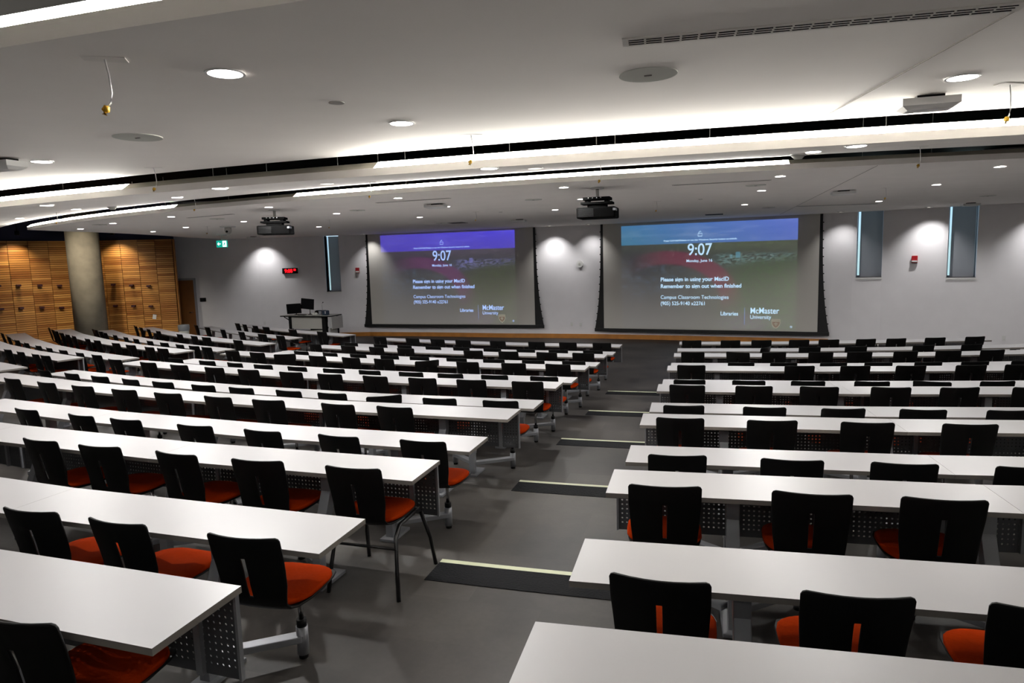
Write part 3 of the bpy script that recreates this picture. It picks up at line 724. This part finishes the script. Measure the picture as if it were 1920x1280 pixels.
# ---------------------------------------------------------------- downlights
def lamp(parent, kind, power, size, ang, loc, rot=(0, 0, 0), blend=.5, colr=(1, .978, .96)):
    l = bpy.data.lights.new('lamp', 'SPOT'); l.energy = power; l.shadow_soft_size = size; l.spot_size = ang; l.spot_blend = blend; l.color = colr
    o = bpy.data.objects.new('lamp', l); col.objects.link(o); o.parent = parent; o.location = loc; o.rotation_euler = rot; return o
m = MB(); m.cyl((0, 0, -.004), .062, .004, 28); _p = m.build('lens', M_['lens']); LENS = _p.data; bpy.data.objects.remove(_p)
m = MB(); m.cyl((0, 0, -.004), .062, .004, 28); _p = m.build('lens', M_['lensdim']); LENSD = _p.data; bpy.data.objects.remove(_p)
def ringmesh(r0, r1, h, m_, nm):
    q = MB(); n = 28; r = []
    for i in range(n):
        a = 2*PI*i/n; r.append([q.bm.verts.new((rr*cos(a), rr*sin(a), zz)) for rr, zz in ((r0, -h), (r1, -h), (r1, 0), (r0, 0))])
    for i in range(n):
        a, b_ = r[i], r[(i+1) % n]
        for k in range(4): q.bm.faces.new((a[k], a[(k+1) % 4], b_[(k+1) % 4], b_[k]))
    o = q.build(nm, m_); me = o.data; bpy.data.objects.remove(o); return me
TRIM = ringmesh(.060, .070, .005, M_['white'], 'trim_ring')
LA = [(-1.006,2.567,.688),(-.556,3.769,.726),(-3.125,4.715,.728),(2.02,3.123,.727)]
LB = [(-.129,5.046,.638),(.245,6.103,.76),(-2.399,5.816,.637),(-3.968,8.36,.824),(-4.879,7.359,.682),(-6.366,10.242,.879),(-8.573,12.175,.917),(2.332,4.663,.665),(2.567,5.855,.797),(-1.815,7.0,.80)]
LC = [(-7.81,13.692),(-9.425,15.26),(-5.994,12.345),(-5.467,14.322),(-7.381,15.847),(-8.89,17.311),(-3.748,10.892),(-3.158,12.77),(-4.753,17.354),(-1.575,9.975),(-1.053,11.868),(-1.87,14.633),(.738,9.132),(.918,13.524),(1.177,11.127),(3.343,8.532),(3.844,10.522),(4.664,13.677),(5.786,8.184),(6.415,10.397),(7.396,13.828)]
# more of the same fittings outside the frame, behind and beside the camera
LX = [(-3.2,1.2,.62),(5.2,2.4,.7),(-6.0,6.2,.7),(-.6,-.6,.62),(5.4,4.4,.72),(9.3,7.5,.88),(10.0,10.5,.88),(10.8,13.2,.88)]
def downlight(x, y, z, label, group, dim=False, power=DOWN_W, vis=True):
    o = thing('ceiling_downlight', (x, y, EYE+z-.001), 0, label=label, cat='ceiling light', group=group)
    child('lens', LENSD if dim else LENS, o); child('trim_ring', TRIM, o)
    if not dim: lamp(o, 'SPOT', power, .05, math.radians(166), (0, 0, -.02), blend=.35)
    return o
def place(L, sec, **k):
    pw = k.pop('power', DOWN_W)
    for i, p in enumerate(sorted(L)):
        z = p[2] if len(p) > 2 else .88; k['power'] = pw*(.45 if p[0] in (2.02, 2.332, 2.567) else 1.9 if p[0] in (-2.399,) else .8 if p[0] in (-.129,) else 1)
        dim = (round(p[0], 3) in (.245, -1.815))
        R_ = (Vector((p[0], p[1])) - (u2*36.5 - v2*1.09)).length
        if sec == 'nearest': z = zA(R_)-EYE
        if sec == 'middle': z = zB(R_)-EYE
        downlight(p[0], p[1], z, '%s recessed round downlight from the left in the %s ceiling section' % (ORD[i], sec), 'round downlights in the %s ceiling section' % sec, dim, **k)
place(LA, 'nearest', power=DOWN_W*.6); place(LB, 'middle', power=DOWN_W*1.15); place(LC, 'front', power=DOWN_W*1.42)
for i, p in enumerate(LX):
    downlight(p[0], p[1], p[2], 'recessed round downlight beside or behind the viewpoint', 'round downlights outside the photograph', power=DOWN_W*(.3 if p[1] < 5 else 1))
# wall washers near the front wall
def washer(x, label, power=WASH_W, off=.60, tilt=.36):
    p = wloc(x, CZ-.001, off); o = thing('wall_washer', p, wrot(x), label=label, cat='ceiling light', group='wall washers along the front wall')
    m = MB(); m.box((0, 0, -.004), (.16, .10, .008)); m.build('housing', M_['offw'], o)
    m = MB(); m.cyl((0, 0, -.012), .03, .006, 16); m.build('lens', M_['lensdim'], o)
    lamp(o, 'SPOT', power, .02, math.radians(94), (0, 0, -.03), (tilt, 0, 0), 1.0, (1, .98, .97))
for x, l in ((-8.36, 'wall washer left of the digital clock'), (-4.62, 'wall washer by the left edge of the left screen'), (1.42, 'wall washer right of the left screen'), (2.55, 'wall washer by the left edge of the right screen'),
             (8.75, 'wall washer right of the right screen'), (10.38, 'wall washer between the right hand windows'), (12.3, 'wall washer at the far right of the front wall')):
    washer(x, l, WASH_W*(.5 if x in (-4.62, 8.75, 2.55) else 1))
for (x, y, nx, ny, l) in ((-14.72, 20.47, .78, -.62, 'recessed spotlight above the left part of the wood wall'), (-12.52, 22.2, .2, -.98, 'recessed spotlight above the wood wall right of the column')):
    o = thing('wood_wall_spotlight', (x+nx*.55, y+ny*.55, 3.62), math.atan2(ny, nx)+PI/2, label=l, cat='ceiling light')
    m = MB(); m.cyl((0, 0, 0), .06, .12, 20); m.build('housing', M_['black'], o); m = MB(); m.cyl((0, 0, .08), .01, .95, 8); m.build('stem', M_['black'], o)
    lamp(o, 'SPOT', WASH_W*1.0, .03, math.radians(100), (0, 0, -.03), (.3, 0, 0), 1.0, (1, .86, .66))

o = thing('column_fill_light', (-11.9, 18.4, 4.2), 0, label='added unseen fill light in the ceiling void in front of the concrete column', cat='ceiling light')  # fill lamp added out of sight behind the slab to brighten the column
m = MB(); m.cyl((0, 0, .02), .07, .16, 20); m.build('housing', M_['black'], o); m = MB(); m.cyl((0, 0, .18), .012, .40, 8); m.build('stem', M_['black'], o)
lamp(o, 'SPOT', 250, .05, math.radians(80), (0, 0, 0), (math.radians(45), 0, math.radians(20)), 1.0, (1, .9, .74))
# ---------------------------------------------------------------- things on the ceiling
def disc(x, y, z, r, label, nm='ceiling_speaker', cat='speaker', group='round ceiling speakers'):
    o = thing(nm, (x, y, EYE+z-.001), face(0), label=label, cat=cat, group=group)
    m = MB(); m.cyl((0, 0, -.006), r, .006, 40); m.build('grille', M_['grille'], o)
    m = MB(); m.box((0, 0, -.008), (r*.26, .006, .004)); m.build('badge', M_['trimline'], o)
disc(-2.031, 3.884, .717, .125, 'round grey speaker grille in the near ceiling, left of the first downlights')
disc(.575, 2.838, .71, .115, 'large round speaker grille in near ceiling below the slotted diffuser')
for i, (x, y) in enumerate(sorted([(.402,10.955),(-2.633,12.125),(-1.684,17.289),(3.435,9.628),(5.587,14.872),(9.132,13.202),(-8.242,13.985),(-5.568,13.265)])):
    disc(x, y, .88, .135, 'flat round speaker grille, %s from the left in the front ceiling section' % ORD[i])
for x, y, z, l in ((-.755,3.172,.71,'small sprinkler cover in near ceiling, left of the second downlight'),(3.3,11.9,.88,'small sprinkler cover in front ceiling above the right screen'),(-.15,13.7,.88,'small sprinkler cover in front ceiling above the left screen')):
    o = thing('sprinkler_cover', (x, y, EYE+z), 0, label=l, cat='sprinkler'); m = MB(); m.cyl((0, 0, -.006), .035, .006, 24); m.build('cover', M_['offw'], o)
def hanger(x, y, z, label, s=1.0, rz=.3):
    o = thing('hanging_wire', (x, y, EYE+z), rz, label=label, cat='wire', group='capped wires hanging from the ceiling')
    m = MB(); m.box((0, 0, -.001), (.13*s, .06*s, .003)); m.build('cover_plate', M_['plate'], o)
    m = MB(); m.tube([(0, 0, 0), (.008, 0, -.05), (.012, 0, -.11), (.006, 0, -.14), (-.006, 0, -.155)], .003, 6); m.build('wire', M_['white'], o)
    m = MB(); m.tube([(-.006, 0, -.15), (-.012, 0, -.165), (-.016, 0, -.178)], [.009, .013, .009], 8); m.build('wire_cap', M_['yellow'], o)
HW = [(-1.302,2.329,.679,'at the upper left of the near ceiling'),(-.214,4.304,.745,'in front of the dark gap above the left screen'),(-2.683,5.321,.75,'in front of the dark gap at the left'),(2.381,3.332,.735,'at the right edge beside the white box'),
 (-7.136,10.973,.90,'at the left end of the middle ceiling'),(-1.533,7.771,.869,'at the middle ceiling edge above the left screen'),(.862,6.466,.83,'at the middle ceiling edge above the right projector'),(-4.452,9.887,.949,'at the middle ceiling edge left of the left projector'),(3.503,5.93,.825,'at the right part of the middle ceiling'),
 (-.63,13.463,.88,'above the left screen'),(-3.784,14.632,.88,'right of the left projector'),(5.824,10.702,.88,'between the right hand downlights'),(2.596,12.129,.88,'right of the right projector'),(-6.82,15.669,.88,'left of the dome camera')]
for x, y, z, l in HW: hanger(x, y, z, 'thin yellow-capped wire hanging '+l)
def box_ap(x, y, z, label, s=1.0, rz=-.28):
    o = thing('ceiling_box', (x, y, EYE+z), rz, label=label, cat='ceiling device', group='white boxes on the ceiling')
    m = MB(); m.box((.01, .02, -.012), (.13*s, .08*s, .024)); m.build('bracket', M_['dark'], o)
    m = MB(); w_, d_ = .135*s, .075*s
    m._f([Vector(q) for q in ((-w_,-d_,-.02),(w_,-d_,-.02),(w_,d_,-.02),(-w_,d_,-.02),(-w_,-d_,-.055),(w_,-d_,-.055),(w_,d_,-.055),(-w_,d_,-.055),(-w_*.78,-d_*.6,-.075),(w_*.78,-d_*.6,-.075),(w_*.78,d_*.6,-.075),(-w_*.78,d_*.6,-.075))],
         [(0,1,2,3),(0,4,5,1),(1,5,6,2),(2,6,7,3),(3,7,4,0),(4,8,9,5),(5,9,10,6),(6,10,11,7),(7,11,8,4),(8,11,10,9)]); m.build('cover', M_['white'], o)
box_ap(2.12, 3.54, .74, 'white box under the near ceiling at the upper right', .95); box_ap(-3.26, 4.53, .722, 'white box under the near ceiling cut by the left edge', .95)
for x, y, l in ((-1.167,11.23,'white box on front ceiling between the projectors'),(.253,16.62,'white box on front ceiling over the right edge of left screen'),(5.295,10.967,'white box on front ceiling above the right window'),(10.212,15.297,'white box on ceiling right at the rightmost window'),(-8.187,22.11,'white box on ceiling near the exit sign')):
    box_ap(x, y, .88, l, 1.25)
def vent(x, y, l):
    o = thing('ceiling_vent', (x, y, CZ), -.3, label=l, cat='vent', group='open ceiling hatches'); m = MB(); m.box((0, 0, -.002), (.42, .42, .004)); m.build('opening', M_['dark'], o)
vent(-1.286, 17.419, 'small dark open hatch in ceiling above the left screen'); vent(5.07, 17.057, 'small dark open hatch in ceiling above the right screen')
# slotted air diffuser in the near ceiling
d = Vector((1.55, 2.125, 0))-Vector((.395, 2.365, 0)); o = thing('air_diffuser', ((.395+1.55)/2, (2.365+2.125)/2, EYE+.695), math.atan2(d.y, d.x), label='long slotted air diffuser in the near ceiling, upper right', cat='vent')
m = MB(); m.box((0, 0, -.002), (d.length, .085, .006)); m.build('frame', M_['plate'], o)
m = MB()
for r_ in (-.022, 0, .022):
    x = -d.length/2+.02; i = 0
    while x < d.length/2-.05:
        w_ = .05; m.box((x+w_/2, r_, -.006), (w_, .0038 if (i//4+round(r_*50)) % 5 == 0 else .0012, .003)); x += .057; i += 1
m.build('slots', M_['dark'], o)
def slot(a, b, l):
    A, B = Vector(a), Vector(b); d = B-A; o = thing('linear_diffuser', ((A.x+B.x)/2, (A.y+B.y)/2, CZ), math.atan2(d.y, d.x), label=l, cat='vent', group='linear diffusers in the front ceiling')
    m = MB(); m.box((0, 0, -.003), (d.length, .07, .006)); m.build('frame', M_['offw'], o); m = MB(); m.box((0, -.01, -.007), (d.length-.04, .01, .003)); m.build('slots', M_['trimline'], o)
slot((-2.019,10.688), (-.847,10.226), 'linear diffuser in the front ceiling between the projectors'); slot((-5.884,12.739), (-4.811,12.142), 'linear diffuser in the front ceiling left of the left projector')
slot((2.192,9.275), (3.393,8.955), 'linear diffuser in the front ceiling right of the right projector'); slot((6.12,14.695), (7.779,14.6), 'linear diffuser in the front ceiling near the window')
# smoke detectors, camera, exit sign
for x, y, l in ((-5.98, 10.51, 'white smoke detector on the middle ceiling at the left'), (2.70, 6.477, 'white smoke detector on the middle ceiling at the right')):
    R_ = (Vector((x, y)) - (u2*36.5 - v2*1.09)).length
    o = thing('smoke_detector', (x, y, zB(R_)+.002), 0, label=l, cat='smoke detector'); m = MB(); m.cyl((0, 0, -.02), .07, .02, 28); m.build('base', M_['white'], o); m = MB(); m.cyl((0, 0, -.05), .035, .03, 24, .06); m.build('dome', M_['offw'], o)
o = thing('dome_camera', (-6.451, 15.916, CZ), 0, label='white dome camera hanging from the front ceiling by the exit sign', cat='camera')
m = MB(); m.cyl((0, 0, -.03), .17, .03, 32); m.build('mounting_plate', M_['white'], o)
m = MB(); m.tube([(0, 0, -.03), (0, 0, -.10), (0, 0, -.15), (0, 0, -.18)], [.075, .08, .065, .03], 24); m.build('camera_head', M_['offw'], o); m = MB(); m.tube([(0, -.06, -.12), (0, -.082, -.125)], .025, 16); m.build('lens', M_['black'], o)
o = thing('exit_sign', (-8.424, 20.273, CZ), -.10, label='green exit sign with arrow and running figure hanging from the ceiling', cat='sign')
m = MB(); m.box((0, 0, -.012), (.28, .09, .024)); m.build('canopy', M_['white'], o); m = MB(); m.cyl((0, 0, -.17), .012, .16, 10); m.build('stem', M_['white'], o)
m = MB(); m.box((0, 0, -.265), (.33, .035, .20), bev=.006); m.build('sign_panel', M_['green'], o)
m = MB(); m.bar((-.12, -.02, -.265), (-.03, -.02, -.265), .022, .004); m.bar((-.125, -.02, -.265), (-.085, -.02, -.225), .022, .004); m.bar((-.125, -.02, -.265), (-.085, -.02, -.305), .022, .004); m.build('arrow', M_['whiteemit'], o)
m = MB(); m.box((.085, -.019, -.265), (.12, .003, .17)); m.build('doorway', M_['whiteemit'], o)
m = MB(); m.cyl((.10, -.024, -.215), .014, .012, 12); m.bar((.095, -.022, -.235), (.075, -.022, -.275), .026, .004); m.bar((.075, -.022, -.275), (.105, -.022, -.32), .016, .004); m.bar((.075, -.022, -.275), (.045, -.022, -.315), .016, .004); m.bar((.095, -.022, -.24), (.125, -.022, -.265), .012, .004); m.bar((.09, -.022, -.24), (.05, -.022, -.25), .012, .004); m.build('running_figure', M_['green'], o)

# ---------------------------------------------------------------- projectors
def projector(x, y, rz, label):
    o = thing('projector', (x, y, CZ), rz, label=label, cat='projector', group='ceiling projectors')
    m = MB(); m.cyl((0, 0, -.015), .09, .015, 24); m.build('ceiling_plate', M_['white'], o)
    m = MB(); m.cyl((0, 0, -.13), .022, .12, 14); m.build('pole', M_['offw'], o)
    m = MB(); m.box((0, 0, -.145), (.36, .26, .035), bev=.004); m.box((-.13, 0, -.18), (.05, .2, .05)); m.box((.13, 0, -.18), (.05, .2, .05)); m.box((0, 0, -.205), (.42, .24, .03), bev=.004); m.box((0, 0, -.235), (.25, .18, .04)); m.build('mount', M_['matte'], o)
    m = MB()
    for i in range(4): m.cyl((-.10+i*.055, -.137, -.145), .006, .012, 8)
    m.build('screws', M_['white'], o)
    m = MB(); m.box((0, .02, -.335), (.52, .40, .145), bev=.02); m.build('body', M_['matte'], o)
    m = MB()
    for i in range(9): m.box((-.13, -.183, -.385+i*.0125), (.20, .006, .004))
    m.build('vent_grille', M_['scrblk'], o)
    m = MB(); m.tube([(.12, .2, -.335), (.12, .26, -.335)], .055, 24); m.build('lens', M_['scrblk'], o)
    m = MB(); m.box((.245, -.1, -.30), (.035, .17, .03)); m.build('side_grille', M_['steel'], o)
projector(1.205, 9.34, -.28, 'black projector hanging from ceiling before the right screen'); projector(-3.858, 11.458, .10, 'black projector hanging from ceiling before the left screen')

# ---------------------------------------------------------------- lectern with its equipment
LR = math.atan2(-.65, 1.67); O = Vector((-6.22, 21.25, 0)); lx = Vector((cos(LR), sin(LR), 0)); ly = Vector((-sin(LR), cos(LR), 0))
o = thing('lectern', O, LR, label='grey and black lectern desk in front of the front wall, left of screen', cat='lectern')
m = MB(); m.poly([(-.92, -.36), (.84, -.36), (.92, -.28), (.86, .36), (-.86, .36)], .93, .96); m.build('worktop', [M_['black']], o); m = MB(); m.poly([(-.91, -.35), (.83, -.35), (.91, -.27), (.85, .35), (-.85, .35)], .96, .966); m.build('laminate', M_['lect'], o)
for x in (-.60, .66):
    m = MB(); m.box((x, -.25, .47), (.13 if x > 0 else .09, .12, .92), bev=.006); m.build('leg', M_['black'], o)
m = MB(); m.box((.80, .2, .47), (.05, .06, .92)); m.build('leg', M_['black'], o)
m = MB(); m.box((.02, -.27, .74), (1.14, .025, .37), bev=.004); m.build('front_panel', M_['lect'], o)
m = MB(); m.box((.02, -.25, .30), (1.14, .02, .44)); m.build('lower_panel', M_['lect'], o)
m = MB(); n = 12
for i in range(n):
    x0 = -.55+1.14*i/n; x1 = -.55+1.14*(i+1)/n; f = lambda x: .545-.03*(1-((x-.02)/.57)**2); m.bar((x0, -.275, f(x0)), (x1, -.275, f(x1)), .012, .012)
m.build('panel_trim', M_['black'], o)
m = MB(); m.box((.93, 0, .74), (.02, .56, .38), bev=.008); m.build('side_flap', M_['lect'], o); m = MB(); m.box((.80, 0, .35), (.02, .40, .45)); m.build('side_panel', M_['lect'], o)
m = MB(); m.bar((-.64, -.25, .80), (-.86, -.25, .92), .02); m.build('brace', M_['black'], o)
def on(x, y, z): return O+lx*x+ly*y+Vector((0, 0, z))
def monitor(x, y, z, w_, h_, rz, roll, label):
    q = thing('monitor', on(x, y, .966), LR+rz, label=label, cat='monitor')
    R3 = Matrix.Rotation(roll, 3, 'Y')
    m = MB(); m.box((0, 0, z+h_/2), (w_, .035, h_), M0=R3, bev=.006); m.build('display', M_['screenoff'], q)
    m = MB(); m.cyl((.05, .04, 0), .014, z+h_*.5, 10); m.tube([(.05, .04, z+h_*.5), (0, .02, z+h_*.5)], .012, 8); m.build('arm', M_['chrome'], q)
    m = MB(); m.cyl((.05, .04, 0), .06, .012, 20); m.build('base', M_['black'], q)
monitor(-.62, -.05, .04, .50, .31, .12, -.05, 'left black monitor on the lectern'); monitor(-.17, .05, .17, .44, .33, .12, .10, 'right black monitor raised and tilted on the lectern')
q = thing('keyboard', on(-.22, -.18, .966), LR, label='small black keyboard on the lectern edge', cat='keyboard'); m = MB(); m.box((0, 0, .012), (.26, .1, .02), bev=.004); m.build('body', M_['black'], q)
q = thing('microphone', on(.50, -.12, .966), LR, label='thin gooseneck microphone standing on the lectern', cat='microphone')
m = MB(); m.cyl((0, 0, 0), .03, .012, 16); m.build('base', M_['black'], q); m = MB(); m.tube([(0, 0, .01), (0, 0, .3), (.01, 0, .36), (.03, 0, .39)], .006, 8); m.build('neck', M_['steel'], q); m = MB(); m.tube([(.03, 0, .39), (.05, 0, .40)], .014, 10); m.build('mic_head', M_['black'], q)
q = thing('dark_blue_bag', on(.62, -.12, .966), LR, label='dark blue tissue box shaped bag on the right of the lectern', cat='bag'); m = MB(); m.box((0, 0, .075), (.19, .13, .15), bev=.03); m.build('body', M_['blue'], q); m = MB(); m.box((.03, -.066, .09), (.02, .01, .08)); m.build('tag', M_['white'], q)
q = thing('wipes_tub', on(.36, -.05, .966), LR, label='small grey blue tub on the lectern beside the microphone', cat='container'); m = MB(); m.cyl((0, 0, 0), .045, .12, 20); m.build('body', M_['shade'], q); m = MB(); m.cyl((0, 0, .12), .046, .02, 20); m.build('lid', M_['blue'], q)
q = thing('crumpled_cloth', on(.22, -.12, .966), LR, label='pale crumpled cloth lying on the lectern', cat='cloth'); m = MB(); bmesh.ops.create_icosphere(m.bm, subdivisions=3, radius=.07)
for v in m.bm.verts:
    k = 1+.35*NZ.noise(v.co*25); v.co = Vector((v.co.x*1.4*k, v.co.y*k, max(0, v.co.z*.8*k+.03)))
m.build('folds', M_['offw'], q, smooth=True)
q = thing('office_chair', on(-.20, .62, 0), LR+PI+.3, label='black office chair behind the lectern', cat='chair')
m = MB(); m.box((0, -.22, .82), (.40, .06, .44), bev=.06); m.build('backrest', M_['black'], q); m = MB(); m.box((0, 0, .47), (.46, .44, .07), bev=.03); m.build('seat', M_['black'], q); m = MB(); m.cyl((0, 0, .1), .025, .35, 12); m.bar((0, -.15, .45), (0, -.23, .7), .05, .02); m.build('column', M_['black'], q)
m = MB()
for i in range(5): a = 2*PI*i/5; m.bar((0, 0, .11), (.27*cos(a), .27*sin(a), .07), .035)
m.build('base', M_['black'], q)
for i in range(5): a = 2*PI*i/5; m = MB(); m.box((.27*cos(a), .27*sin(a), .03), (.04, .05, .06), bev=.01); m.build('caster', M_['black'], q)
# waste bin with liner
q = thing('waste_bin', (-10.55, 21.9, 0), .1, label='grey waste bin with clear liner between wood wall and door', cat='bin')
m = MB(); m.tube([(0, 0, 0), (0, 0, .66)], [.13, .16], 20); m.build('body', M_['grille'], q)
m = MB(); m.tube([(0, 0, .52), (0, 0, .60), (0, 0, .68), (0, 0, .72)], [.158, .172, .178, .165], 18, cap=False)
for v in m.bm.verts: k = 1+.10*NZ.noise(v.co*14); v.co.x *= k; v.co.y *= k
m.build('bin_liner', M_['bag'], q, smooth=True)
# burgundy acoustic pegs and a paper on the wood wall
def on_wood(x, y, A, B, off):
    d = (B-A).normalized(); n_ = Vector((d.y, -d.x)); return Vector((x, y))+n_*off, math.atan2(d.y, d.x)
PG = [(-15.02,20.09,2.17),(-14.714,20.476,2.159),(-14.373,20.904,2.131),(-14.047,21.313,2.10),(-15.02,20.092,1.496),(-14.714,20.476,1.49),(-14.38,20.895,1.46),(-14.052,21.307,1.42),(-12.774,22.153,2.06),(-12.253,22.262,2.02),(-11.757,22.367,1.98),(-12.775,22.153,1.38),(-12.249,22.263,1.35),(-11.751,22.368,1.32)]
for i, (x, y, z) in enumerate(PG):
    sec = 0 if i < 8 else 1; p, r_ = on_wood(x, y, WS[sec], WS[sec+1], .062)
    r0 = ('upper' if (i < 4 or 8 <= i < 11) else 'lower'); idx = i % 4 if i < 8 else (i-8) % 3
    o = thing('wall_peg', (p.x, p.y, z), r_, label='small burgundy block on wood wall, %s of the %s row %s of column' % (ORD[idx], r0, 'left' if sec == 0 else 'right'), cat='wall block', group='burgundy blocks on the wood wall')
    m = MB(); m.box((0, -.06, 0), (.11, .12, .06), bev=.004); m.build('block', M_['burg'], o)
p, r_ = on_wood(-11.685, 22.382, WS[1], WS[2], .063); o = thing('paper_notice', (p.x, p.y, .97), r_, label='small white paper taped to the wood wall right of the column', cat='paper')
m = MB(); m.box((0, -.004, 0), (.11, .004, .15), M0=Matrix.Rotation(.2, 3, 'Y')); m.build('sheet', M_['white'], o)
